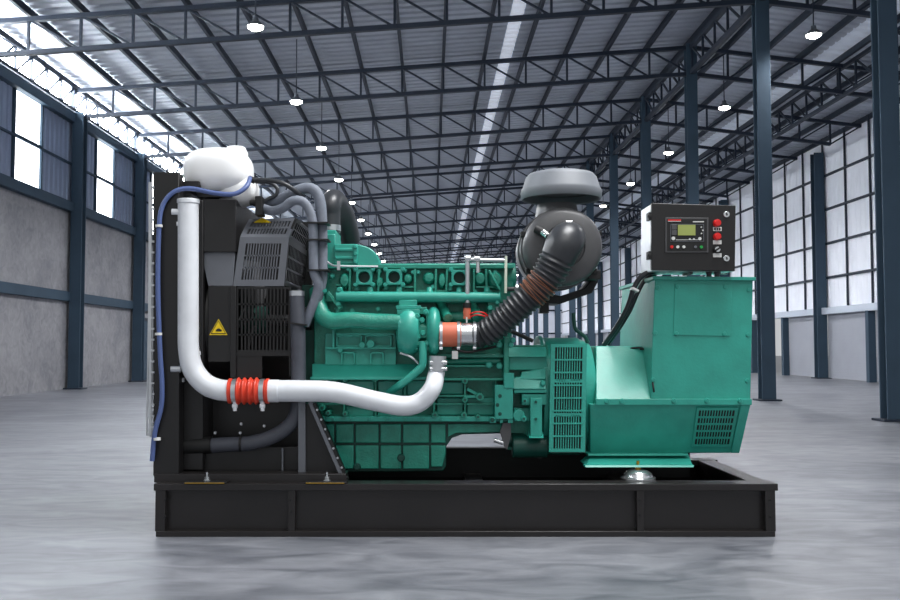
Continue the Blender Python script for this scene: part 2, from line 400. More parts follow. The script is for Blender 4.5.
for i in range(NB):
    y = Y0+i*BAY; lab = '%s dark steel roof truss across the hall%s' % (ORD[i] if i else 'nearest', ', counted from the camera' if i else '')
    if i < 7:
        tdet = dup(tdet, (0, y, 0), lab) if tdet else truss(lab, y, True)
    else:
        tfar = dup(tfar, (0, y, 0), lab) if tfar else truss(lab, y, False)
# purlins
for k, x in enumerate(nodes):
    mb = MB().box(-.032, .032, 2, YB, -.07, .07); 
    lab = '%s long roof purlin counted from the left wall' % (ORD[k] if k else 'first')
    o = tag(obj('roof_purlin', mb, 'navydark'), lab, 'purlin', 'purlins under the roof'); o.location = (x, 0, roofz(x)-.10)
# lattice girders along the hall
def girder(lab, x, z0, z1, ya, yb, step, m, w):
    t = thing('lattice_girder', lab, 'girder', (x, 0, 0), None)
    obj('top_chord', MB().box(-w, w, ya, yb, z1-w, z1+w), m, t); obj('bottom_chord', MB().box(-w, w, ya, yb, z0-w, z0+w), m, t)
    mb = MB(); n = int((yb-ya)/step); step = (yb-ya)/n
    for k in range(n+1):
        y = ya+k*step; bar(mb, (0, y, z0), (0, y, z1), .045 if w > .03 else .03)
        if k < n: bar(mb, (0, y, z0), (0, y+step, z1), .04 if w > .03 else .028)
    obj('web_lattice', mb, m, t); return t
girder('thin lattice girder along the left eave in front of bright strip', XL+.08, 6.42, 6.94, 2.2, YB-.2, .76, 'navydark', .035)
gb = None
for k in range(NB-1):
    lab = '%s lattice girder span between the ridge columns, counted from the camera' % ('first' if k == 0 else ORD[k])
    if gb is None: gb = girder(lab, XC, 7.30, 7.90, .125, BAY-.125, .72, 'navydark', .05); gb['group'] = 'girder spans between ridge columns'
    else: gb = dup(gb, (0, 0, 0), lab)
    gb.location = (XC, Y0+k*BAY, 0)
girder('lattice girder under roof right of the ridge columns', 9.6, 6.80, 7.45, 7.8, YB-.2, .91, 'navydark', .04)
# ---------------- pendant lamps
def lamp(loc, lab, grp):
    t = thing('pendant_lamp', lab, 'lamp', loc, grp)
    obj('lens', MB().lathe((0, 0, 0), [(0.0, -.06), (.07, -.055), (.125, -.025), (.13, 0), (0, 0)], 'Z', 24), 'lampglow', t)
    obj('housing', MB().lathe((0, 0, 0), [(.132, -.0), (.135, .015), (.10, .06), (.05, .1), (.045, .16), (0.0, .17)], 'Z', 24), 'lampmetal', t)
    obj('cord', MB().cyl((0, 0, .16), (0, 0, roofz(loc[0])-loc[2]+.03), .012, n=8), 'navydark', t)
    return t
def lampl(loc, lab):
    l = bpy.data.lights.new('lamp_light', 'SPOT'); l.energy = 800; l.spot_size = math.radians(160); l.spot_blend = .6; l.shadow_soft_size = .18; l.color = (.98, .98, 1.0)
    o = bpy.data.objects.new('lamp_light', l); COL.objects.link(o); o.location = (loc[0], loc[1], loc[2]-.1)
l0 = None
for row, (x, z, ya, st, nm) in enumerate(((-2.84, 6.17, 14.9, 4.62, 'left'), (XC+DR, 6.58, 16.5, 5.1, 'right'))):
    for k in range(15 if nm == 'left' else 14):
        y = ya+st*k; lab = '%s lit pendant lamp in the %s row' % ('nearest' if k == 0 else ORD[k]+' nearest', nm)
        if l0 is None: l0 = lamp((x, y, z), lab, 'pendant lamps under the roof')
        else: dup(l0, (x, y, z), lab)
        lampl((x, y, z), lab)
# ================================================================= THE GENERATOR SET
OFF = Vector((0.10, 5.40, 0)); 
G = thing('generator_set', 'teal diesel generator set on a black steel skid in the hall', 'generator', OFF)
def g(name, mb, m, parent=None, bevel=0.0, label=None, smooth=True): return obj(name, mb, m, parent or G, bevel, smooth, label)
def T(*p): return [P(*q) for q in p]
def copies(name, mb, m, parent, spots, base, bevel=0, label=None):
    """one mesh built at px spot `base`, repeated at the other px spots (same depth)"""
    o = g(name, mb, m, parent, bevel, label); b = P(*base)
    for s in spots:
        c = o.copy(); COL.objects.link(c); c.parent = o.parent; c.location = P(*s)-b
    return o
def bolts(parent, spots, r, Y, m='green', name='bolt', h=.012, n=6):
    s0 = (spots[0][0], spots[0][1], Y)
    mb = MB().cy(s0[0], s0[1], r, Y-h*.35, Y+.004, 14, r*1.25); mb.cy(s0[0], s0[1], r*.72, Y-h, Y, n)
    return copies(name, mb, m, parent, [(u, v, Y) for u, v in spots[1:]], s0)
# ---------------- skid
sk = MB()
YS = 4.84; YE = 5.93
def rail(y_out, y_in, f):
    s_ = MB(); zt = .268; 
    x0 = P(156, 510, 4.80).x; x1 = P(775, 510, 4.80).x
    s_.box(x0-.014, x1+.018, min(y_out, y_in), max(y_out, y_in), zt-.035, zt)      # top flange with lip
    s_.box(x0, x1, min(y_out, y_in), max(y_out, y_in), 0, .028)                  # bottom flange
    yw = y_out+f*.05; s_.box(x0, x1, min(yw, yw+f*.012), max(yw, yw+f*.012), .02, zt-.01)
    return s_
skid = g('skid_frame', rail(4.80, 4.93, 1), 'skid', bevel=.003)
x0 = P(156, 510, 4.80).x; x1 = P(775, 510, 4.80).x
g('rear_rail', rail(YE, YE-.13, -1), 'skid', skid, bevel=.003)
for nm, xa in (('cross_member', x0+.0), ('cross_member', x1-.10), ('cross_member', P(292, 510, YS).x), ('cross_member', P(470, 510, YS).x), ('cross_member', P(639, 510, YS).x)):
    end = nm and (xa < x0+.01 or xa > x1-.2)
    g(nm, MB().box(xa, xa+.10, 4.87, YE-.07, 0.03, .266 if end else .20), 'skid', skid, bevel=.003)
g('drip_tray', MB().box(x0+.02, x1-.02, 4.87, YE-.07, .028, .05), 'blackm', skid)
for u in (161, 292, 640, 769.5):
    w = 5 if u in (161, 769.5) else 3.5
    a = P(u-w, 510, 4.82).x; b = P(u+w, 510, 4.82).x
    g('stiffener_plate', MB().box(a, b, 4.805, 4.86, .026, .235), 'skid', skid, bevel=.002)
bolts(skid, [(290, 500), (291, 512), (640, 500), (640, 515), (165, 500), (165, 517), (770, 500), (770, 517)], 1.2, 4.803, 'blackm', 'rivet', .004)
# vibration mounts
def mount(u, v, Y, w, lab, top='blackm'):
    z = .268; c = P(u, v, Y); r = px(w, Y)
    m_ = g('vibration_mount', MB().lathe((c.x, Y, z+.001), [(0, 0), (r*1.45, 0), (r*1.45, .008), (r*1.2, .012), (r*1.1, .03), (r*.8, .045), (r*.45, .05), (0, .05)], 'Z', 32), top, label=lab)
    g('mount_bolt', MB().cyl((c.x, Y, z+.045), (c.x, Y, z+.095), .008, n=10).cyl((c.x, Y, z+.05), (c.x, Y, z+.065), .015, n=6), 'brass', m_)
    return m_
mount(638, 474, 4.98, 12, 'silver domed mount', 'chrome')
for u0, u1, ub in ((185, 228, 207), (305, 347, 327)):
    a = P(u0, 484, 4.84); b = P(u1, 484, 4.84)
    pl = g('vibration_mount', MB().box(a.x, b.x, 4.80, 4.92, .270, .276), 'blackm', bevel=.002, label='flat black mount pad with yellow edge')
    g('edge_plate', MB().box(a.x+.01, b.x-.01, 4.795, 4.83, .2705, .2745), 'brass', pl)
    c = P(ub, 478, 4.86)
    g('mount_bolt', MB().cyl((c.x, 4.86, .276), (c.x, 4.86, .320), .006, n=10).cyl((c.x, 4.86, .276), (c.x, 4.86, .296), .013, n=6).cyl((c.x, 4.86, .276), (c.x, 4.86, .281), .02, n=16), 'chrome', pl)
# ---------------- radiator group
rad = g('radiator', MB().BX(177, 200, 203, 470, 4.97, 5.78), 'black', bevel=.004)
for Y in (4.87, 5.78):
    g('side_post', MB().BX(153, 172, 179, 476, Y, Y+.09) if Y < 5 else MB().prism([P(153, 172, 4.87)+Vector((0, .91, 0)), P(153, 476, 4.87)+Vector((0, .91, 0)), P(179, 476, 4.87)+Vector((0, .91, 0)), P(179, 172, 4.87)+Vector((0, .91, 0))], (0, .09, 0)), 'black', rad, bevel=.004)
g('radiator_core', MB().BX(160, 185, 178, 470, 5.0, 5.78), 'blackm', rad)
g('post_bracket', MB().BX(179, 181, 199, 191, 4.95, 5.0), 'black', rad, bevel=.002)
cg = MB().BX(148.5, 182, 151.5, 436, 4.86, 4.875)
for k in range(24): cg.BX(151.5, 186+k*10.9, 154, 188+k*10.9, 4.86, 4.875)
for k in range(12):
    y = 4.875+k*.08; a = P(149, 182, 4.86); b = P(149, 436, 4.86)
    cg.box(a.x, a.x+.006, y, y+.006, b.z, a.z)
for k in range(24):
    a = P(149, 186+k*10.9, 4.86); cg.box(a.x, a.x+.006, 4.87, 5.8, a.z-.003, a.z+.003)
g('core_guard', cg, 'steel', rad, label='silver wire guard over the core')
g('header_box', MB().BX(202, 199, 236, 252, 4.98, 5.75), 'black', rad, bevel=.004)
sh = g('fan_shroud', MB().PR([(201, 252), (208, 286), (233, 286), (235, 252)], 5.0, 5.72), 'grey', bevel=.003, label='grey tapered shroud panel')
g('shroud_panel', MB().BX(208, 286, 234, 362, 5.0, 5.06).BX(230, 286, 236, 378, 4.99, 5.05), 'black', sh, bevel=.003, label='black side panel')
c = P(215, 325, 5.36); 
g('shroud_ring', MB().lathe((P(197, 325, 5.05).x, 5.36, c.z), [(.355, 0), (.355, .03), (.335, .08), (.325, .22), (.315, .22), (.32, .08), (.34, .02), (.355, 0)], 'X', 48), 'black', sh)
# warning triangle
st = P(218.5, 328, 4.998)
tri = lambda k, dy: [Vector((st.x+px(dx*k, 5), st.y-dy, st.z+px(dz*k, 5))) for dx, dz in ((-9, -7), (9, -7), (0, 9))]
tb = g('warning_sticker', MB().prism(tri(1.0, .002), (0, .003, 0)), 'yellow', sh)
rim = MB(); A = tri(.86, .0028); B = tri(.74, .0028)
for i in range(3):
    j = (i+1) % 3; rim.hexa([A[i], A[j], B[j], B[i]], [p+Vector((0, .001, 0)) for p in (A[i], A[j], B[j], B[i])])
rim.PR([(215.5, 331.5), (221.5, 331.5), (222, 330), (219, 328.4), (217, 328.8), (216, 330)], 4.9952, 4.9962)
g('warning_symbol', rim, 'blackm', tb)
# fan guard: grey slotted sheet above, black bars below
gd = MB()
gd.grille(P(249, 219, 5.12), P(297, 218, 5.12), P(289, 237, 5.0), P(240, 237, 5.0), 13, 2, .10, .16, .024, .10, .012)
gu = g('fan_guard', gd, 'grey', label='slotted sheet steel fan guard')
gd = MB(); gd.grille(P(240, 237, 5.0), P(289, 237, 5.0), P(284, 286, 5.0), P(233, 286, 5.0), 13, 3, .14, .13, .022, .03, .012)
g('guard_front', gd, 'grey', gu)
def side(ut, vt, ub, vb, Ya, Yb, back=None):
    a = P(ut, vt, Ya); b = P(ub, vb, Ya)
    return a, Vector((a.x+.012, Yb, a.z)), Vector((b.x+.012, Yb, b.z)), b
gd = MB(); q = side(289, 238, 285, 286, 5.0, 5.7); gd.grille(*q, 14, 3, .04, .12, .02, .04, .012)
g('guard_side', gd, 'black', gu)
gd = MB(); q = side(297, 218.5, 289, 238, 5.05, 5.65); gd.grille(*q, 10, 2, .06, .16, .03, .05, .012)
g('guard_side', gd, 'black', gu)
gd = MB(); gd.grille(P(236, 287, 5.005), P(291, 287, 5.005), P(290, 352, 5.005), P(236, 352, 5.005), 14, 4, .04, .03, .03, .025, .008)
gd.BX(236, 352, 291, 356, 5.0, 5.02).BX(236, 356, 262, 378, 5.005, 5.02)
g('guard_lower', gd, 'black', gu, label='black wire lower guard')
gd = MB(); q = side(290.5, 287, 290.5, 376, 5.0, 5.7); gd.grille(*q, 14, 5, .03, .03, .02, .02, .008)
g('guard_lower', gd, 'black', gu)
g('guard_shade_backing', MB().BX(248, 222, 312, 408, 5.66, 5.7), 'black', gu); g('drive_housing', MB().BX(300, 330, 316, 420, 5.2, 5.55).BX(302, 285, 318, 335, 5.3, 5.55), 'greendark', gu, bevel=.004)  # black rear sheet added to darken the view through the guard
g('warning_sticker', MB().prism([P(254, 223, 5.096), P(271, 223, 5.096), P(262, 218.5, 5.118)], (0, -.004, .004)), 'yellow', gu)
fan = MB(); fc = Vector((P(252, 320, 5.36).x, 5.36, P(252, 320, 5.36).z)); fan.cyl(fc-Vector((.05, 0, 0)), fc+Vector((.09, 0, 0)), .085, .075)
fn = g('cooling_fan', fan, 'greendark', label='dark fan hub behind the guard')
for k in range(8):
    a = 2*math.pi*k/8; d = Vector((0, math.cos(a), math.sin(a))); e = Vector((0, -math.sin(a), math.cos(a)))
    b = MB().hexa([fc+d*.07+e*.03+Vector((-.03, 0, 0)), fc+d*.07-e*.03+Vector((.03, 0, 0)), fc+d*.34-e*.07+Vector((.03, 0, 0)), fc+d*.34+e*.07+Vector((-.04, 0, 0))],
                  [fc+d*.07+e*.03+Vector((-.024, 0, 0)), fc+d*.07-e*.03+Vector((.036, 0, 0)), fc+d*.34-e*.07+Vector((.036, 0, 0)), fc+d*.34+e*.07+Vector((-.034, 0, 0))])
    g('fan_blade', b, 'steel' if False else 'filt', fn)
g('pulley', MB().lathe(P(305, 318, 5.25), [(0, -.03), (.07, -.03), (.06, 0), (.07, .03), (0, .03)], 'X', 24).cyl(P(262, 320, 5.36), P(320, 320, 5.36), .03), 'filt', fn)
# support frame under the radiator and gusset
sf = g('support_frame', MB().BX(178, 380, 298, 476, 5.2, 5.24).BX(178, 447, 300, 472, 5.02, 5.04), 'black', bevel=.002)
g('foot_plate', MB().BX(154, 474, 346, 482.5, 4.86, 5.0), 'skid', sf, bevel=.002)
g('upright_strut', MB().BX(298, 400, 305.5, 474, 4.93, 4.97), 'grey', sf, bevel=.003, label='grey upright strut')
g('gusset_plate', MB().PR([(306, 404), (313, 404), (344, 480), (304, 480)], 4.95, 4.97), 'black', sf)
gs = MB().line(310, 402, 344, 481, 4.5, 4.90, 4.97); g('gusset_strut', gs, 'grey', sf, bevel=.002, label='grey diagonal strut')
g('gusset_flange', MB().line(313.5, 403, 347, 480, 3, 4.90, 4.96), 'blackm', sf)
bolts(sf, [(317+k*4.1, 410+k*9.6) for k in range(8)], 1.1, 4.90, 'steel', 'bolt', .006)
g('clip_rod', MB().cyl(P(282.5, 448, 4.99), P(282.5, 474, 4.99), .005), 'grey', sf)
bolts(sf, [(196, 446), (210, 441), (215, 433), (241, 424), (240, 433), (264, 426), (180, 427)], 1.3, 5.0, 'steel', 'bolt', .01)
# white charge air pipe on the left
wp = [(188, 203), (188, 250), (188, 320), (188.5, 350), (193, 369), (204, 383), (218, 389.5), (234, 391)]
pipe = g('charge_air_pipe', MB().tube([P(u, v, 4.90) for u, v in wp], px(10.6, 4.9), 28), 'white', label='white pipe elbow down the radiator side')
g('pipe_cap', MB().cyl(P(188, 204, 4.9), P(188, 199.5, 4.9), px(11.4, 4.9)), 'white', pipe, bevel=.003)
for a in (((182, 212), (172, 212), 3.6), ((182, 224), (177, 224), 3)):
    g('pipe_stub', MB().cyl(P(*a[0], 4.88), P(*a[1], 4.88), px(a[2], 4.88)), 'white', pipe, bevel=.002)
g('pipe_stub', MB().cyl(P(181, 369, 4.88), P(171, 369, 4.88), px(3.5, 4.88)), 'steel', pipe, bevel=.002)
for v in (353, 380): g('pipe_bracket', MB().BX(173 if v < 360 else 178, v-2, 200 if v < 360 else 184, v+2, 4.93, 4.95), 'white', pipe, bevel=.001)
wp = [(266, 391), (300, 391), (326, 391.5), (345, 394), (375, 401), (403, 406), (420, 402), (432, 389), (436, 375), (437, 368)]
rr = [px(r, 4.9) for r in (10.8, 10.8, 10.6, 10.3, 10, 10, 9.5, 9.2, 8.6, 8.4)]
pipe2 = g('charge_air_pipe', MB().tube([P(u, v, 4.90+(.06 if v < 380 else 0)) for u, v in wp], rr, 28), 'white', label='long white pipe curving up to the turbocharger')
g('pipe_bead', MB().cyl(P(268, 391, 4.9), P(279, 391, 4.9), px(11.4, 4.9)), 'white', pipe2, bevel=.003)
hc = MB(); pts = []; rad_ = []
x0_ = 229; n = 76
for k in range(n+1):
    u = x0_+40*k/n; q = u-x0_
    r = 11.3
    if 8 < q < 32: r = 12.4+1.3*math.sin((q-8)/24*2*math.pi*4.0)
    if q < 3 or q > 37: r = 12.6
    pts.append(P(u, 391, 4.90)); rad_.append(px(r, 4.9))
hc.sweep(pts, rad_, 32)
cp = g('hose_coupling', hc, 'red', label='red ribbed silicone hose coupling')
for u in (235, 262.5):
    g('hose_clamp', MB().cyl(P(u-2.2, 391, 4.9), P(u+2.2, 391, 4.9), px(12.1, 4.9), n=32), 'steel', cp)
    g('clamp_bolt', MB().cyl(P(u, 402, 4.88), P(u, 411, 4.88), px(2, 4.88), n=10).cyl(P(u-2.5, 406, 4.88), P(u+2.5, 406, 4.88), px(2.4, 4.88), n=8), 'white', cp)
# turbo outlet coupling for that pipe
tc = g('outlet_clamp', MB().cyl(P(437, 371, 4.96), P(437.5, 356, 4.96), px(8.8, 4.96), n=28), 'steel', label='silver clamp joint on white pipe')
for v in (362.5, 369): g('clamp_bolt', MB().cyl(P(430, v, 4.93), P(447, v, 4.93), px(2.3, 4.93), n=12), 'chrome', tc)
# ---------------- expansion tank
tk = MB().ell(P(219, 172.5, 5.12), px(34, 5.12), .17, px(23.5, 5.12), 36, 20, .72)
tank = g('expansion_tank', tk, 'tank', label='white plastic coolant tank')
g('filler_cap', MB().lathe(P(236, 158, 5.12), [(px(12, 5.1), 0), (px(12, 5.1), px(5, 5.1)), (px(9, 5.1), px(11, 5.1)), (0, px(12, 5.1))], 'Z', 24), 'tank', tank, bevel=.004)
g('tank_outlet', MB().ell(P(238, 191, 5.12), px(21, 5.1), .12, px(16, 5.1), 24, 12, .8), 'tank', tank)
g('tank_bracket', MB().BX(197, 192, 232, 197, 5.0, 5.3).BX(181, 181, 195, 187, 5.0, 5.3), 'blackm', tank)
g('hose_connector', MB().cyl(P(249, 178.5, 5.0), P(255, 181, 5.0), px(3.2, 5)), 'blackm', tank)
# hoses
def hose(name, pts, r, m, lab=None, n=14): return g(name, MB().tube([P(*p) for p in pts], [px(r, p[2]) for p in pts], n), m, label=lab)
bh = hose('vent_hose', [(250, 178, 4.99), (246, 187, 4.93), (234, 194, 4.90), (214, 193, 4.89), (190, 188.5, 4.88), (174, 192, 4.86), (163, 205, 4.85), (159, 228, 4.84), (158, 290, 4.84), (160, 350, 4.84), (162, 385, 4.84), (161, 408, 4.84), (155, 432, 4.84), (152, 461, 4.84)], 2.4, 'blue', 'thin blue hose from tank down the radiator')
for u, v in ((159, 226), (158.5, 334), (157, 439)): g('cable_tie', MB().cyl(P(u, v-1.3, 4.84), P(u, v+1.3, 4.84), px(3.6, 4.84)), 'whitelab', bh)
hose('vent_hose', [(253, 180, 5.0), (266, 180, 4.99), (282, 183, 4.98), (294, 190, 5.0), (304, 198, 5.05)], 2.3, 'rubber', 'black hose from tank over the guard')
hose('vent_hose', [(252, 182, 5.08), (268, 182, 5.08), (277, 188, 5.08), (276, 195, 5.08), (268, 199, 5.08), (262, 203, 5.08)], 2.0, 'rubber', 'short looped black hose')
h1 = hose('coolant_hose', [(262, 208, 5.08), (272, 211, 5.04), (283, 208, 5.0), (293, 201, 4.98), (303, 202, 4.98), (310, 212, 4.98), (313, 228, 4.98), (313.5, 255, 4.98), (314, 272, 4.98), (318, 283, 4.98), (317, 293, 4.99), (311, 310, 5.0), (305, 325, 5.02)], 4.8, 'greyhose', 'grey braided coolant hose')
h2 = hose('coolant_hose', [(266, 204, 5.14), (280, 200, 5.1), (295, 192, 5.06), (308, 188, 5.04), (317, 193, 5.03), (321, 208, 5.03), (322, 235, 5.03), (322, 262, 5.03), (322, 276, 5.03), (319, 292, 5.03), (312, 312, 5.04)], 5.6, 'greyhose', 'thicker grey braided coolant hose')
g('hose_fitting', MB().BX(255, 196, 262, 215, 5.0, 5.1).cyl(P(250, 203, 5.05), P(262, 203, 5.05), px(3, 5.05)), 'blackm', h1, bevel=.003)
for v in (222.5, 239.5, 270): g('cable_tie', MB().BX(307, v-.8, 328.5, v+.8, 4.945, 5.065), 'blackm', h1)
lh = hose('radiator_hose', [(297, 294, 5.0), (298, 330, 4.98), (298.5, 372, 4.98), (298.5, 402, 4.98), (293, 421, 4.98), (276, 435, 4.98), (252, 443, 4.98), (228, 444.5, 4.99), (205, 446, 5.0), (184, 447, 5.05)], 7.4, 'darkhose', 'thick dark grey lower radiator hose')
for p, q in (((290, 323), (306, 325)), ((290.5, 402), (306.5, 402))): g('cable_tie', MB().line(*p, *q, 1.6, 4.935, 5.0), 'blackm', lh)
g('hose_connector', MB().cyl(P(178, 447, 5.0), P(212, 445, 4.99), px(8.4, 5)), 'blackm', lh)
g('cable_tie', MB().cyl(P(240, 443.5, 4.98), P(242, 443.5, 4.98), px(8, 4.98)), 'blackm', lh)
g('hose_clamp', MB().cyl(P(297, 296, 5.0), P(297, 291, 5.0), px(7.9, 5)), 'steel', lh)
el = hose('air_intake_elbow', [(330, 233, 5.3), (330, 215, 5.3), (330.5, 204, 5.3), (335, 200, 5.42), (344, 215, 5.6), (350, 240, 5.75)], 10.5, 'rubber', 'black rubber air elbow', 20)
g('hose_clamp', MB().cyl(P(330, 231, 5.3), P(330, 225.5, 5.3), px(10.9, 5.3)), 'steel', el)
# ---------------- engine
eng = g('engine_block', MB().BX(314, 300, 512, 421, 5.16, 5.62), 'greencast', bevel=.006, label='teal cast iron engine block')
g('front_casting', MB().BX(314, 284, 331, 303, 5.22, 5.56), 'greencast', eng, bevel=.004)
g('thermostat_housing', MB().BX(322, 234, 335, 264, 5.1, 5.45).BX(325, 230, 336, 240, 5.15, 5.42).BX(334, 244, 357, 264, 5.08, 5.46).BX(335, 248, 356, 251, 5.065, 5.1).BX(335, 256, 356, 259, 5.065, 5.1), 'green', eng, bevel=.004)
qc = [(357, 244)]+[(358+22*math.sin(a), 265-20*math.cos(a)) for a in [k*math.pi/20 for k in range(1, 11)]]+[(357, 265)]
g('manifold_inlet', MB().PR([(u, v) for u, v in reversed(qc)], 5.07, 5.42).BX(353, 244, 358, 265, 5.055, 5.44), 'green', eng, bevel=.006)
bolts(eng, [(355.5, 247), (355.5, 254), (355.5, 262)], 1.5, 5.05)
bolts(eng, [(336, 300+k*9) for k in range(3)], 1.5, 5.15)
g('vent_pipe', MB().tube([P(325, 260, 5.05), P(332, 265, 5.03), P(340, 266, 5.02), P(378, 266.5, 5.03)], .006, 8), 'steel', eng)
g('pipe_clip', MB().BX(337, 261, 340, 270, 5.01, 5.04), 'steel', eng)
hd = g('cylinder_head', MB().BX(325, 268, 513, 302, 5.12, 5.5).BX(325, 264, 514, 268.5, 5.06, 5.5), 'greencast', bevel=.004)
g('rocker_cover', MB().BX(383, 263.5, 500, 265, 5.1, 5.45), 'green', hd, bevel=.004)
fl0 = g('port_flange', MB().ringplate(364, 277, 8.2, 7.8, 5.9, 5.03, 5.13), 'green', hd, bevel=.002)
for q in ((394, 277), (459.5, 277.5)):
    c_ = fl0.copy(); COL.objects.link(c_); c_.parent = hd; c_.location = P(q[0], q[1], 5.03)-P(364, 277, 5.03)
for q in ((364, 277), (394, 277), (459.5, 277.5)):
    g('port_shade_disc', MB().cy(q[0], q[1], 5.9, 5.10, 5.125, 24), 'greendark', hd)  # dark disc paints the shade of a deep port
bolts(hd, [(a+sx*8.6, 277+sy*7.6) for a in (364, 394, 459.5) for sx in (-1, 1) for sy in (-1, 1)], 2.0, 5.035)
for u in (350, 379, 415, 436, 447, 474, 486): g('head_rib', MB().line(u, 269, u+random.uniform(-1, 1), 297, 2.2, 5.06, 5.14), 'greencast', hd, bevel=.002)
for u0, u1, v in ((336, 350, 284), (404, 416, 286), (417, 446, 290), (476, 500, 286)): g('head_rib', MB().BX(u0, v, u1, v+2, 5.07, 5.14), 'greencast', hd, bevel=.002)
for (u, v, rx, ry) in ((345, 281, 5.5, 8), (408, 279, 4.5, 5), (429, 278, 6, 6), (380, 283, 4, 5.5), (442, 281, 4, 8), (480, 279, 6, 7), (495, 280, 7, 9)):
    c = P(u, v, 5.1); m_ = MB().lathe(c, [(0, -.045), (px(3.4, 5.1), -.042), (px(5, 5.1), -.02), (px(5.6, 5.1), .03)], 'Y', 20)
    for i, p in enumerate(m_.v): m_.v[i] = Vector((c.x+(p.x-c.x)*rx/5, p.y, c.z+(p.z-c.z)*ry/5))
    g('core_plug', m_, 'greencast', hd)
bolts(hd, [(332, 276), (379, 271), (386, 288), (429, 277), (413, 272), (418, 272), (450, 289), (433, 287), (480, 278), (495, 272), (348, 269), (357, 289), (405, 270), (475, 292), (490, 292)], 2.1, 5.075)
# coolant rail with ports
rl = g('coolant_rail', MB().cyl(P(336, 296.5, 5.03), P(500, 297.5, 5.03), px(5.2, 5.03), n=20), 'green', bevel=.003, label='long teal pipe under the cylinder head')
for u in (340, 370, 399, 429.5, 459, 487): g('rail_port', MB().cyl(P(u, 293, 5.05), P(u, 288, 5.06), px(3.5, 5.05), px(2.8, 5.05), n=14), 'green', rl)
g('rail_bracket', MB().line(328, 292, 340, 309, 3, 5.02, 5.06), 'greencast', rl, bevel=.002); g('rail_bracket', MB().BX(488, 292, 500, 316, 5.04, 5.12), 'greencast', rl, bevel=.002)
bolts(rl, [(324, 291), (339, 290), (338, 304), (490, 308), (497, 302)], 2.3, 5.02)
# exhaust manifold
em = MB().tube([P(316, 290, 5.1), P(318, 303, 5.06), P(323, 316, 5.02), P(333, 321, 5.0), P(350, 320, 4.99), P(375, 321.5, 4.99), P(398, 322, 4.99), P(410, 322, 5.0)], [px(r, 5) for r in (7, 8, 8.5, 8.5, 8.2, 8, 8, 8)], 22)
for a in (440, 470):
    em.tube([P(a, 302, 5.16), P(a+3, 308, 5.1), P(a+8, 318, 5.02)], [px(5, 5)]*3, 14)
em.tube([P(438, 316, 5.12), P(465, 318, 5.1), P(495, 318, 5.12)], px(6, 5), 16)
exm = g('exhaust_manifold', em, 'greencast', label='teal exhaust manifold pipe')
bolts(exm, [(322, 290), (338, 311), (352, 311), (378, 309), (340, 307)], 2.1, 5.05)
# lower casting details
dt = MB()
dt.BX(325, 333, 396, 365, 5.10, 5.2)
dt2 = MB()
for (a, b, c, d) in ((336, 335, 362, 347), (365, 335, 392, 347)):
    dt2.BX(a, b, c, b+1.6, 5.07, 5.11).BX(a, d-1.6, c, d, 5.07, 5.11).BX(a, b, a+1.6, d, 5.07, 5.11).BX(c-1.6, b, c, d, 5.07, 5.11)
for (a, b, c, d) in ((341, 352, 355, 364), (370, 352, 384, 364)):
    dt2.BX(a, b, c, b+1.6, 5.07, 5.11).BX(a, b, a+1.6, d, 5.07, 5.11).BX(c-1.6, b, c, d, 5.07, 5.11)
dt2.BX(332, 322, 334.5, 348, 5.06, 5.11).BX(326, 347, 396, 349, 5.065, 5.11).BX(336, 333, 395, 335, 5.07, 5.11)
cv = g('side_cover', dt, 'green', eng, bevel=.003); g('cover_ribs', dt2, 'green', eng, bevel=.002)
bolts(eng, [(362, 344.5), (340, 350)], 2.6, 5.07); g('sensor', MB().cy(370.5, 344, 4, 5.04, 5.1).cy(362, 345, 3, 5.05, 5.1), 'green', eng, bevel=.002)
g('side_ledge', MB().HX([(312, 364, 5.11), (312, 377, 5.04), (412, 377, 5.04), (418, 364, 5.11)], 5.3).BX(310, 377, 430, 380, 5.02, 5.2), 'green', eng, bevel=.003)
ck = MB()
for u in (344, 375.5, 405, 434, 465, 496): ck.BX(u-1, 379, u+1, 417, 5.09, 5.18)
ck.BX(430, 378, 508, 380.5, 5.05, 5.18).BX(430, 395, 482, 397, 5.08, 5.18).BX(318, 403, 505, 405, 5.1, 5.18)
g('crankcase_ribs', ck, 'greencast', eng, bevel=.002)
for a in ((320, 381, 343, 402), (346, 381, 374, 402), (378, 381, 403, 402), (407, 381, 432, 395), (437, 382, 463, 394), (437, 398, 463, 415), (467, 398, 494, 415), (346, 406, 374, 416), (378, 406, 403, 416)):
    g('casting_panel', MB().BX(*a, 5.13, 5.18), 'green', eng, bevel=.004)
g('boss_rib', MB().line(467, 389, 480, 396, 3, 5.09, 5.17).line(464, 397, 477, 397, 2.2, 5.07, 5.17), 'green', eng, bevel=.002)
for (u, v, r) in ((480, 397, 4), (465, 381, 3), (465, 400, 2.8), (375, 379, 3), (405, 379, 3), (323, 379, 3), (333, 379, 3.4), (345, 379, 3), (478, 417, 2.4), (464, 415, 3), (435, 415, 3), (322, 408, 3), (328, 413, 2.6), (345, 414, 2.6)):
    b_ = g('boss', MB().cy(u, v, r, 5.045, 5.17, 18, r*1.15), 'greencast', eng, bevel=.0015)
    g('boss_hole', MB().cy(u, v, r*.5, 5.043, 5.05, 12), 'greendark', eng)
g('oil_gallery', MB().BX(437, 354, 505, 357.5, 5.07, 5.2).cyl(P(440, 362, 5.1), P(500, 361, 5.1), px(3.2, 5.1)).BX(437, 365, 493, 367, 5.06, 5.2), 'greencast', eng, bevel=.002)
for u in (499.5,): bolts(eng, [(u, 345), (u, 366), (489, 365)], 2.7, 5.05)
g('connector_tag', MB().BX(452, 351, 458, 359, 4.98, 5.0), 'whitelab', eng, bevel=.001)
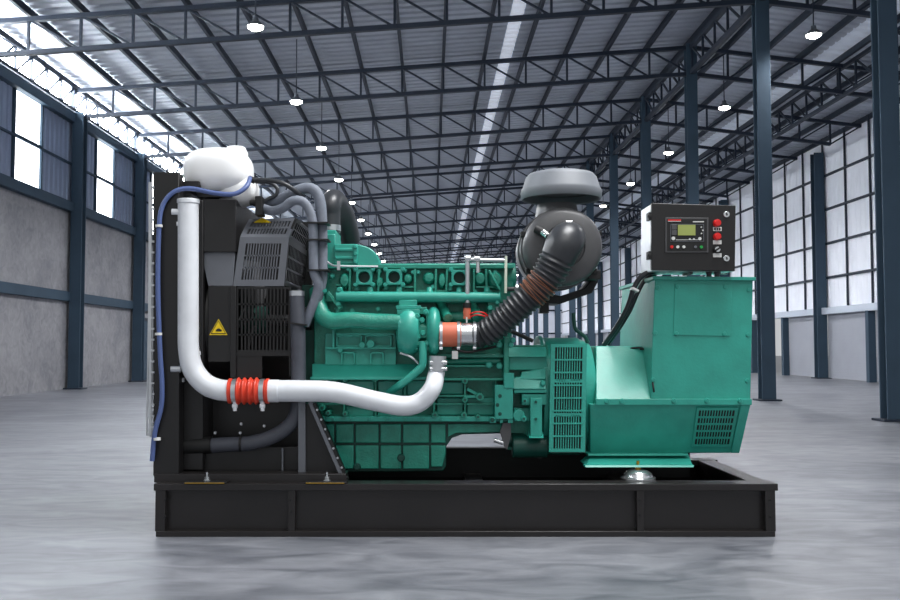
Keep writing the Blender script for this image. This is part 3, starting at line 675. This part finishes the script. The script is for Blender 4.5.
# oil pan
pan = [(324, 421), (508, 421), (508, 424), (500, 433.5), (462, 434.5), (452, 438), (446.5, 446), (446, 466), (443, 471), (348, 472), (334, 452), (325, 432)]
op = g('oil_pan', MB().PR(pan[::-1], 5.13, 5.62), 'greendark', bevel=.005, label='ribbed teal oil pan')  # darker pan body paints groove shade between the teal panels
g('pan_flange', MB().BX(320, 416.5, 508, 421.5, 5.06, 5.66), 'green', op, bevel=.002)
us = [322, 335, 354.5, 379.5, 402, 430, 446.5]
for i in range(6):
    for (v0, v1) in ((424, 443), (445.5, 469)):
        a, b = us[i]+.9, us[i+1]-.9
        if i == 0: 
            a = 326 if v0 < 440 else 333
            poly = [(a-3, v0), (a+(6 if v0 < 440 else 1), v1), (b, v1), (b, v0)] if v0 < 440 else [(a-2, v0), (b-1, v1-10), (b, v1-10), (b, v0)]
        else: poly = [(a, v0), (a, v1), (b, v1), (b, v0)]
        if i == 5 and v0 > 440: poly = [(a, v0), (a, v1-2), (b-3, v1-2), (b, v0+8), (b, v0)]
        g('pan_panel', MB().PR(poly, 5.105, 5.15), 'greencast', op, bevel=.005)
g('pan_panel', MB().PR([(448, 424), (448, 437), (456, 433), (500, 432), (504, 424)], 5.11, 5.15), 'greencast', op, bevel=.003)
bolts(op, [(357, 467), (401, 458)], 3.2, 5.10, 'greendark', 'drain_plug'); 
bolts(op, [(333+k*18, 419) for k in range(10)], 1.4, 5.06)
g('rear_support_beam', MB().BX(318, 448, 690, 478, 5.7, 5.78), 'blackm', skid, bevel=.003)
# turbocharger
def volute(u, v, rx, ry, Y, m, name, par):
    c = P(u, v, Y); R = px(ry, Y); w = px(rx, Y)
    prof = [(R*.35, -w*1.05), (R*.55, -w*1.0), (R*.82, -w*.85), (R*.97, -w*.4), (R, 0), (R*.97, w*.4), (R*.82, w*.85), (R*.55, w*1.0), (R*.35, w*1.05)]
    return g(name, MB().lathe(c, prof, 'X', 40), m, par)
tb_ = g('turbocharger', MB().cyl(P(404, 332, 5.05), P(438, 332, 5.05), px(11, 5.05), n=24).BX(414, 326, 428, 338, 4.97, 5.05), 'greencast', bevel=.004)
volute(408.5, 331, 11.5, 25, 5.05, 'green', 'turbine_housing', tb_)
volute(433.5, 331, 6.8, 24.5, 5.05, 'green', 'compressor_housing', tb_)
g('turbine_flange', MB().BX(396, 305.5, 421, 309, 4.98, 5.12).BX(399, 300, 417, 306, 5.0, 5.12).BX(397, 309.5, 420, 314, 4.97, 5.13), 'green', tb_, bevel=.002)
g('support_web', MB().BX(416, 307, 427, 314, 4.99, 5.08).BX(414, 341, 429, 345, 4.96, 5.05).BX(415, 314, 418, 350, 4.98, 5.05).BX(426, 314, 429, 350, 4.98, 5.05), 'greencast', tb_, bevel=.002)
bolts(tb_, [(417, 316), (426, 312), (418, 337), (427, 343), (422, 320), (423, 333)], 2.4, 4.965)
g('elbow_port', MB().ell(P(434, 317, 5.0), px(5.6, 5), px(5.6, 5), px(5.6, 5)), 'green', tb_)
g('oil_drain_pipe', MB().tube([P(422.5, 342, 4.97), P(423, 356, 4.96), P(422, 366, 4.96), P(413, 375, 4.97), P(400, 385, 5.0), P(389, 393, 5.08)], px(4, 5), 14), 'green', tb_)
g('oil_pipe', MB().tube([P(400, 353, 5.0), P(411, 357, 5.0), P(419, 364, 5.0)], px(1.2, 5), 8), 'steel', tb_)
ic = g('inlet_coupling', MB().cyl(P(439, 334.5, 5.0), P(461, 334.5, 5.0), px(12.3, 5), n=32), 'orange', bevel=.003, label='orange silicone inlet sleeve')
g('inlet_pipe', MB().cyl(P(458, 334.5, 5.0), P(476, 334.5, 5.0), px(11.8, 5), n=32), 'chrome', ic)
for u in (441, 458.5, 474.5):
    g('hose_clamp', MB().cyl(P(u-1.4, 334.5, 5.0), P(u+1.4, 334.5, 5.0), px(12.9, 5), n=32).cyl(P(u-1.5, 348, 4.98), P(u+1.5, 348, 4.98), px(2, 5), n=8), 'steel', ic)
g('sleeve_print', MB().BX(466, 317, 467.5, 323, 4.95, 4.955), 'whitelab', ic)
# corrugated intake hose
path = [Vector(P(*p)) for p in ((474, 334.5, 5.0), (484, 334, 4.99), (495, 327, 4.96), (508, 316, 4.93), (523, 302, 4.90), (538, 288, 4.88), (549.5, 273, 4.865), (558, 257, 4.85), (563, 246, 4.845), (566, 241, 4.87), (568, 239, 4.93), (568.5, 238.5, 5.02))]
rs_ = [12.8, 12.8, 13.2, 13.8, 14.4, 15.2, 16.2, 17.4, 18, 18, 17.6, 17.6]
tmp = MB(); 
def smooth_path(pts, rad, sm):
    q = []; rr = []
    for i in range(len(pts)-1):
        p0 = pts[max(i-1, 0)]; p1 = pts[i]; p2 = pts[i+1]; p3 = pts[min(i+2, len(pts)-1)]
        for k in range(sm):
            t = k/sm; q.append(.5*((2*p1)+(p2-p0)*t+(2*p0-5*p1+4*p2-p3)*t*t+(3*p1-p0-3*p2+p3)*t**3)); rr.append(rad[i]*(1-t)+rad[i+1]*t)
    q.append(pts[-1]); rr.append(rad[-1]); return q, rr
q, r_ = smooth_path(path, rs_, 26); L = 0; rr = []
for i, p in enumerate(q):
    if i: L += (p-q[i-1]).length
    rb = px(r_[i], 4.9); s_ = L*F/4.9
    a = 1.0 if 6 < s_ < 119 else 0
    w = math.sin(s_*2*math.pi/5.4); rr.append(rb+a*px(1.15, 4.9)*(abs(w)**.7*(1 if w > 0 else -1)))
ih = g('intake_hose', MB().sweep(q, rr, 36), 'rubber', label='black corrugated air intake hose')
# bands of brown tape in the grooves
L = 0; k = 0
for i in range(1, len(q)-1):
    L += (q[i]-q[i-1]).length; s_ = L*F/4.9
    if k < 9 and s_ >= 74+k*2.4:
        k += 1; d = (q[i+1]-q[i-1]).normalized(); d = (d+Vector((0, 0, .12*math.sin(k*2.1)))).normalized(); g('hose_band', MB().cyl(q[i]-d*.0012, q[i]+d*.0012, px(r_[i]+1.15, 4.9), n=36), 'brown', ih)
g('hose_clamp', MB().cyl(P(566, 222, 4.9), P(572, 222, 4.9), .008, n=10), 'chrome', ih)
# ---------------- air filter
fc_ = P(564, 246, 5.0)
pr = [(0, 0), (.10, 0), (.105, -.008), (.165, -.004), (.185, .012), (.195, .03), (.195, .12), (.203, .125), (.203, .15), (.197, .155), (.199, .26), (.207, .265), (.207, .29), (.2, .30), (.203, .44), (.19, .46), (0, .46)]; pr = [(r*1.09, y) for r, y in pr]
af = g('air_filter', MB().lathe(fc_, pr, 'Y', 56), 'filt', label='round charcoal air filter housing')
g('filter_neck', MB().cyl((fc_.x-.01, 5.2, fc_.z+.18), (fc_.x-.01, 5.2, fc_.z+.255), .125, .11, n=32), 'filt', af)
rc = P(561, 189, 5.2); R = px(40.5, 5.2)
g('rain_cap', MB().lathe((rc.x, 5.2, rc.z-px(3, 5.2)), [(R*.90, .01), (R*.93, -.038), (R*.97, -.045), (R, -.035), (R*1.0, .0), (R*.985, .012), (R*.955, .02), (R*.88, .078), (R*.8, .098), (R*.55, .112), (0, .117)], 'Z', 64), 'cap', af, label='grey mushroom rain cap')
g('cap_underside_shade', MB().lathe((rc.x, 5.2, rc.z-px(3, 5.2)), [(0, .0), (R*.93, .0), (R*.93, .01), (0, .01)], 'Z', 48), 'blackm', af)  # black disc paints the shade inside the cap
g('service_valve', MB().cyl(P(536, 229, 4.985), P(544, 233, 4.965), px(4.2, 4.98), n=16), 'blackm', af)
g('valve_tip', MB().cyl(P(543, 232, 4.955), P(548, 236.5, 4.93), px(3.3, 4.98), n=14), 'chrome', af, bevel=.001)
for a in (20, 160, 215, 325):
    aa = math.radians(a); c = fc_+Vector((math.cos(aa)*.223, .13, math.sin(aa)*.223)); g('clip', MB().box(c.x-.012, c.x+.012, c.y-.04, c.y+.03, c.z-.015, c.z+.015), 'blackm', af, bevel=.003)
g('mounting_bracket', MB().PR([(528, 291), (540, 303), (560, 304), (592, 293), (600, 278), (594, 276), (585, 288), (560, 296), (545, 292)], 5.25, 5.5).BX(540, 302, 549, 313, 5.2, 5.3).BX(588, 270, 601, 279, 5.1, 5.3), 'blackm', af, bevel=.003)
# silver breather pipes
bp = g('fuel_pipe', MB().tube([P(467.5, 303, 5.02), P(467.5, 268, 5.02), P(467.5, 259, 5.02)], px(2.5, 5), 14).cyl(P(466, 259.5, 5.02), P(506, 260.5, 5.02), px(1.9, 5)), 'steel', label='silver pipe rising over the engine')
g('pipe_fitting', MB().cyl(P(465, 258.5, 5.02), P(471, 258.5, 5.02), px(3.6, 5)).cyl(P(474, 259, 5.02), P(480, 259, 5.02), px(3.3, 5)).cyl(P(478, 262, 5.02), P(478, 273, 5.02), px(2.2, 5)), 'chrome', bp, bevel=.002)
g('pipe_union', MB().cyl(P(467, 306, 5.0), P(467, 319, 5.0), px(3.8, 5)), 'orange', bp, bevel=.002)
g('pipe_sleeve', MB().cyl(P(467, 303, 5.0), P(467, 308, 5.0), px(4.2, 5)), 'blackm', bp)
g('upright_tube', MB().cyl(P(506, 256, 5.0), P(505.5, 293, 5.0), px(1.4, 5)), 'pale', bp)
for d in (0, 3): hose('sensor_wire', [(470, 317-d, 4.99), (476, 315-d, 4.97), (484, 316-d, 4.97), (490, 321-d, 4.99)], .8, 'btnred', 'red wire', 8)
g('drive_cover', MB().cyl(P(497, 278, 5.2), P(515, 278, 5.2), px(15, 5.2), n=32).line(489, 270, 500, 290, 2.2, 5.0, 5.05), 'greencast', hd, bevel=.004)
g('coolant_pipe', MB().cyl(P(505, 289, 5.1), P(525, 289, 5.1), px(2.2, 5.1)), 'filt', hd)
hose('wiring_loom', [(452, 348, 4.99), (466, 352, 4.98), (480, 350, 5.0), (498, 346, 5.05)], 1.3, 'blackm', 'black wiring loom', 8)
hose('wiring_loom', [(508, 330, 5.1), (520, 335, 5.1), (533, 341, 5.1)], 2, 'blackm', 'black wiring loom', 8)
# ---------------- flywheel housing and starter
fh = g('flywheel_housing', MB().BX(504, 337, 509, 388, 5.02, 5.65).BX(508, 345, 548, 450, 5.14, 5.6), 'greencast', bevel=.004)
g('housing_step', MB().HX([(508, 347, 5.1), (508, 357, 5.04), (547, 357, 5.04), (546, 347, 5.1)], 5.4).BX(509, 357, 547, 370, 5.08, 5.2), 'green', fh, bevel=.003)
g('housing_step', MB().HX([(512, 378, 5.02), (512, 389, 5.0), (546, 389, 5.0), (546, 372, 5.06)], 5.3).HX([(522, 372, 5.05), (520, 379, 5.02), (546, 379, 5.02), (546, 368, 5.07)], 5.2), 'green', fh, bevel=.003)
g('mounting_plate', MB().BX(495, 385, 513, 419, 5.0, 5.08).BX(500, 419, 503, 423, 5.01, 5.06).BX(490, 417, 496, 423, 5.01, 5.06).BX(508, 416, 513, 423, 5.01, 5.06).BX(504, 373, 514, 388, 4.99, 5.08), 'green', fh, bevel=.002)
bolts(fh, [(500, 396), (497.5, 405), (500, 414), (492.5, 420)], 1.7, 4.999, 'greendark', 'bolt_hole', .004, 10)
g('housing_lug', MB().BX(522, 394, 547, 405, 5.02, 5.2).BX(514, 408, 530, 421, 5.06, 5.2).BX(514, 389, 547, 393, 5.01, 5.2), 'green', fh, bevel=.003)
g('bolt_plate', MB().BX(530.5, 398, 542, 436, 4.98, 5.03).HX([(529, 432, 5.03), (529, 438, 4.96), (544, 438, 4.96), (543, 432, 5.03)], 5.1), 'green', fh, bevel=.002)
bolts(fh, [(536, 402), (536, 419), (525, 401), (524, 419)], 2.6, 4.985); bolts(fh, [(536, 402), (536, 419), (525, 401), (524, 419)], 1.3, 4.972, 'greendark', 'bolt_hole', .004, 12)
bolts(fh, [(499, 345), (513, 340), (511, 345), (543, 383)], 2.3, 5.0)
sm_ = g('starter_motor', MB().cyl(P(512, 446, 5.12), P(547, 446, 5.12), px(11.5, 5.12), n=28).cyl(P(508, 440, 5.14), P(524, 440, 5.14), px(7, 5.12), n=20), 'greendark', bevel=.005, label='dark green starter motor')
g('starter_bracket', MB().PR([(503, 423), (511, 423), (511, 436), (507, 450), (504, 446), (500, 432)], 5.04, 5.06), 'filt', sm_)
g('solenoid', MB().cy(519, 415.5, 6, 5.0, 5.15), 'green', fh, bevel=.004)
g('cable_lug', MB().cyl(P(494, 440, 5.05), P(503, 443, 5.05), px(2.2, 5.05), n=10), 'chrome', sm_)
g('starter_hook', MB().line(536, 452, 540, 458, 2.4, 5.1, 5.14).line(540, 458, 546, 450, 2.4, 5.1, 5.14), 'filt', sm_)
# ---------------- alternator
ac = P(560, 396, 5.38)
alt = g('alternator', MB().cyl((P(547, 396, 5.03).x, 5.38, ac.z), (P(588, 396, 5.03).x, 5.38, ac.z), px(60, 5.2), n=56).cyl((P(586, 396, 5.05).x, 5.38, ac.z), (P(598, 396, 5.05).x, 5.38, ac.z), px(60, 5.2), px(55, 5.2), n=56), 'green', bevel=.006)
g('adaptor_flange', MB().cyl((P(544.5, 396, 5.03).x, 5.38, ac.z), (P(549, 396, 5.03).x, 5.38, ac.z), px(62, 5.2), n=56), 'green', alt, bevel=.003)
g('grille_shade_backing', MB().BX(551, 344, 586, 453, 5.005, 5.03), 'greendark', alt)  # dark sheet paints the shade behind the grille
gm = MB().grille(P(551, 344, 4.985), P(587, 344, 4.985), P(585, 452, 4.985), P(549, 452, 4.985), 11, 3, .12, .03, .026, .03, .012)
for k in range(1, 8): 
    if k % 1 == 0: v = 347+(k*102/8.0); gm.BX(553, v-.8, 583, v+.8, 4.982, 4.99)
g('vent_grille', gm, 'green', alt, label='slotted teal vent grille')
g('slot_shade_panel', MB().BX(554, 348, 582, 449, 5.0, 5.006), 'blackm', alt)  # black sheet paints the shade seen through the slots
g('alternator_body', MB().HX([(590, 404, 5.0), (590, 453, 5.12), (739, 453, 5.12), (751, 404, 5.0)], 5.84), 'green', alt, bevel=.005)
g('sloped_cover', MB().HX([(596, 346, 5.24), (596, 400, 4.995), (655, 400, 4.995), (645, 346, 5.24)], 5.65), 'green', alt, bevel=.004)
g('cover_seam', MB().line(640, 349.2, 646, 349.2, 1.6, 5.215, 5.24), 'blackm', alt)
g('belt_flange', MB().BX(596, 399, 752, 405, 4.985, 5.05), 'green', alt, bevel=.002)
bolts(alt, [(607, 401.5), (622, 401.5), (674, 401), (707, 401), (740, 401)], 2.4, 4.985)
vg = MB().grille(P(697, 408, 4.996), P(738, 408, 4.996), P(731, 447, 5.10), P(692, 447, 5.10), 13, 5, .06, .06, .024, .045, .006)
g('vent_grille', vg, 'green', alt, label='slanted vent near the skid end')
g('slot_shade_panel', MB().hexa(T((698, 409, 5.002), (737, 409, 5.002), (730.5, 446, 5.102), (693.5, 446, 5.102)), T((698, 409, 5.02), (737, 409, 5.02), (730.5, 446, 5.12), (693.5, 446, 5.12))), 'blackm', alt)  # black sheet paints the shade inside the slanted vent
g('end_plate', MB().HX([(741, 405, 4.99), (731, 453, 5.105), (739.5, 453, 5.105), (750.5, 405, 4.99)], 5.14), 'green', alt, bevel=.003)
g('base_foot', MB().HX([(591, 453, 5.12), (586, 466, 4.96), (693, 466, 4.96), (688, 453, 5.12)], 5.16).BX(588, 454, 688, 456, 5.04, 5.7).HX([(585, 465, 4.96), (585, 467.5, 4.95), (694, 467.5, 4.95), (694, 465, 4.96)], 5.02), 'green', alt, bevel=.002)
g('lifting_handle', MB().tube([P(573.5, 313, 5.3), P(574, 322, 5.3), P(575.5, 329, 5.3), P(580, 333, 5.3), P(585, 337, 5.3), P(588, 343, 5.3)], px(2, 5.3), 12), 'greendark', alt)
# terminal box
bx = g('terminal_box', MB().PR([(655, 279), (650, 404), (750.5, 404), (753, 280)], 5.0, 5.86), 'green', bevel=.004, label='tall teal sheet metal terminal box')
g('box_lid', MB().PR([(653.5, 276), (653.5, 279.5), (756, 280.5), (756, 277)], 4.975, 5.89), 'green', bx, bevel=.002)
g('inspection_plate', MB().PR([(675, 284), (673.5, 335), (730, 336), (732, 285)], 4.994, 5.0), 'green', bx, bevel=.001)
bolts(bx, [(657.5, 287.5), (655, 333), (653.5, 380), (749, 290), (748, 335), (747.5, 381)], 2.1, 4.999, 'green', 'screw', .007)
bolts(bx, [(677.5, 286.5), (725.5, 287), (676.5, 333.5), (724.5, 334)], 2.0, 4.993, 'green', 'screw', .007)
gsk = MB(); a = P(652, 341, 5.0); b = P(649, 392, 5.0)
g('edge_gasket', MB().tube([P(627, 349, 5.24), P(643, 348.5, 5.2), P(649, 362, 5.12), P(653, 385, 4.99), P(654, 392, 4.985)], px(1, 5), 8), 'blackm', bx)
cbp = hose('power_cable', [(690, 271, 5.1), (672, 270, 5.08), (655, 271, 5.05), (642, 276, 5.05), (634, 288, 5.08), (628, 306, 5.12), (618, 325, 5.2), (604, 345, 5.3)], 2.6, 'rubber', 'black cable looping from control box to alternator')
hose('power_cable', [(690, 272, 5.2), (676, 271, 5.2), (660, 272, 5.2), (646, 279, 5.2), (638, 292, 5.2), (630, 310, 5.25), (620, 327, 5.3), (608, 344, 5.4)], 2.2, 'rubber', 'second black cable behind the first')
g('cable_tie', MB().line(633, 288, 639, 291, 2.2, 5.02, 5.1), 'whitelab', cbp)
# control box
cb = g('control_box', MB().PR([(652, 203.5), (652, 271), (734.5, 271), (735.5, 206)], 4.93, 5.19), 'steel', bevel=.003, label='control box with bright bare steel sides')
g('box_door', MB().PR([(651.6, 203), (651.6, 270), (735, 271.2), (735.8, 205.5)], 4.905, 4.932), 'black', cb, bevel=.003, label='black door of the control box')
bz = MB().BX(665.5, 217.5, 708.5, 252.5, 4.898, 4.906); cp_ = g('controller_bezel', bz, 'filt', cb, bevel=.001)
def fr(u0, v0, u1, v1, w, Y):
    return MB().BX(u0, v0, u1, v0+w, Y, Y+.003).BX(u0, v1-w, u1, v1, Y, Y+.003).BX(u0, v0, u0+w, v1, Y, Y+.003).BX(u1-w, v0, u1, v1, Y, Y+.003)
g('controller_face', MB().BX(667, 219, 707, 251, 4.896, 4.899), 'blackm', cb)
g('bezel_line', fr(670.5, 224, 704, 241.5, .5, 4.894), 'grey', cb)
g('display_screen', MB().BX(678, 224.8, 695.5, 235.3, 4.892, 4.896), 'lcd', cb, label='yellow-green display')
g('switch', MB().BX(671.8, 224.6, 676.8, 229.4, 4.890, 4.896).BX(671.8, 230.2, 676.8, 235, 4.890, 4.896), 'filt', cb, bevel=.001)
g('logo_strip', MB().BX(668, 219.4, 681, 220.8, 4.893, 4.896), 'btnred', cb); g('print_strip', MB().BX(668, 221, 681, 221.5, 4.893, 4.896).BX(693, 221.2, 704, 222.2, 4.893, 4.896).BX(676, 239.5, 698, 240, 4.893, 4.896), 'whitelab', cb)
for (u, v, r, m_) in ((672, 246.8, 1.5, 'btnred'), (678, 246.8, 1.5, 'whitelab'), (684, 246.8, 1.5, 'whitelab'), (695.8, 246.8, 1.3, 'grey'), (701.5, 247, 1.5, 'btngreen'), (673.5, 238.3, 1.8, 'whitelab'), (700, 238.6, 1.6, 'whitelab'), (690, 239, .8, 'whitelab'), (694, 239, .8, 'whitelab'), (701.6, 227, .7, 'whitelab'), (703, 230.2, .7, 'whitelab'), (701.6, 233.4, .7, 'whitelab')):
    g('button', MB().cy(u, v, r, 4.888, 4.896, 14), m_, cb)
for u, v in ((717.7, 222.6), (717.8, 236.2)):
    g('indicator_button', MB().cy(u, v, 3.6, 4.882, 4.906, 24).cy(u, v, 2.6, 4.874, 4.884, 20), 'btnred', cb, bevel=.001, label='red round button')
kn = g('selector_switch', MB().cy(717.8, 249.2, 3.8, 4.888, 4.906, 24), 'blackm', cb, bevel=.001)
g('switch_ring', MB().cy(717.8, 249.2, 2.7, 4.882, 4.89, 20), 'chrome', cb); g('switch_lever', MB().line(715.6, 250.6, 720.2, 247.6, 1.6, 4.872, 4.884), 'blackm', cb)
for v in (229, 242.2, 255.2):
    g('name_plate', MB().BX(713.2, v-2, 721.6, v+2, 4.901, 4.906), 'whitelab', cb)
for (v, cells) in ((229, ((714.2, 715.8), (716.8, 718), (719, 720.6))),):
    mm = MB(); 
    for a, b in cells: mm.BX(a, v-1.2, b, v+1.2, 4.899, 4.902)
    g('plate_marks', mm, 'blackm', cb)
for v in (214.2, 258.3):
    g('door_lock', MB().cy(726.7, v, 3.1, 4.896, 4.906, 24), 'chrome', cb, bevel=.001); g('keyhole', MB().line(726.7, v-1.3, 727.3, v+1.2, 1.2, 4.893, 4.897), 'blackm', cb)
for v in (216, 255): g('hinge', MB().BX(648.8, v-4, 651.8, v+4, 4.90, 4.96).BX(648, v-1.5, 651, v+1.5, 4.895, 4.91), 'blackm', cb, bevel=.002)
g('support_leg', MB().BX(690, 270, 693, 274, 5.0, 5.15).BX(744-24, 270, 728, 274, 5.1, 5.15), 'filt', cb)
for u in (709, 717): g('cable_gland', MB().cyl(P(u, 270.5, 5.0), P(u, 277, 5.0), px(2.6, 5.0), n=14).cyl(P(u, 271, 5), P(u, 273.5, 5), px(3.4, 5), n=6), 'rubber', cb)
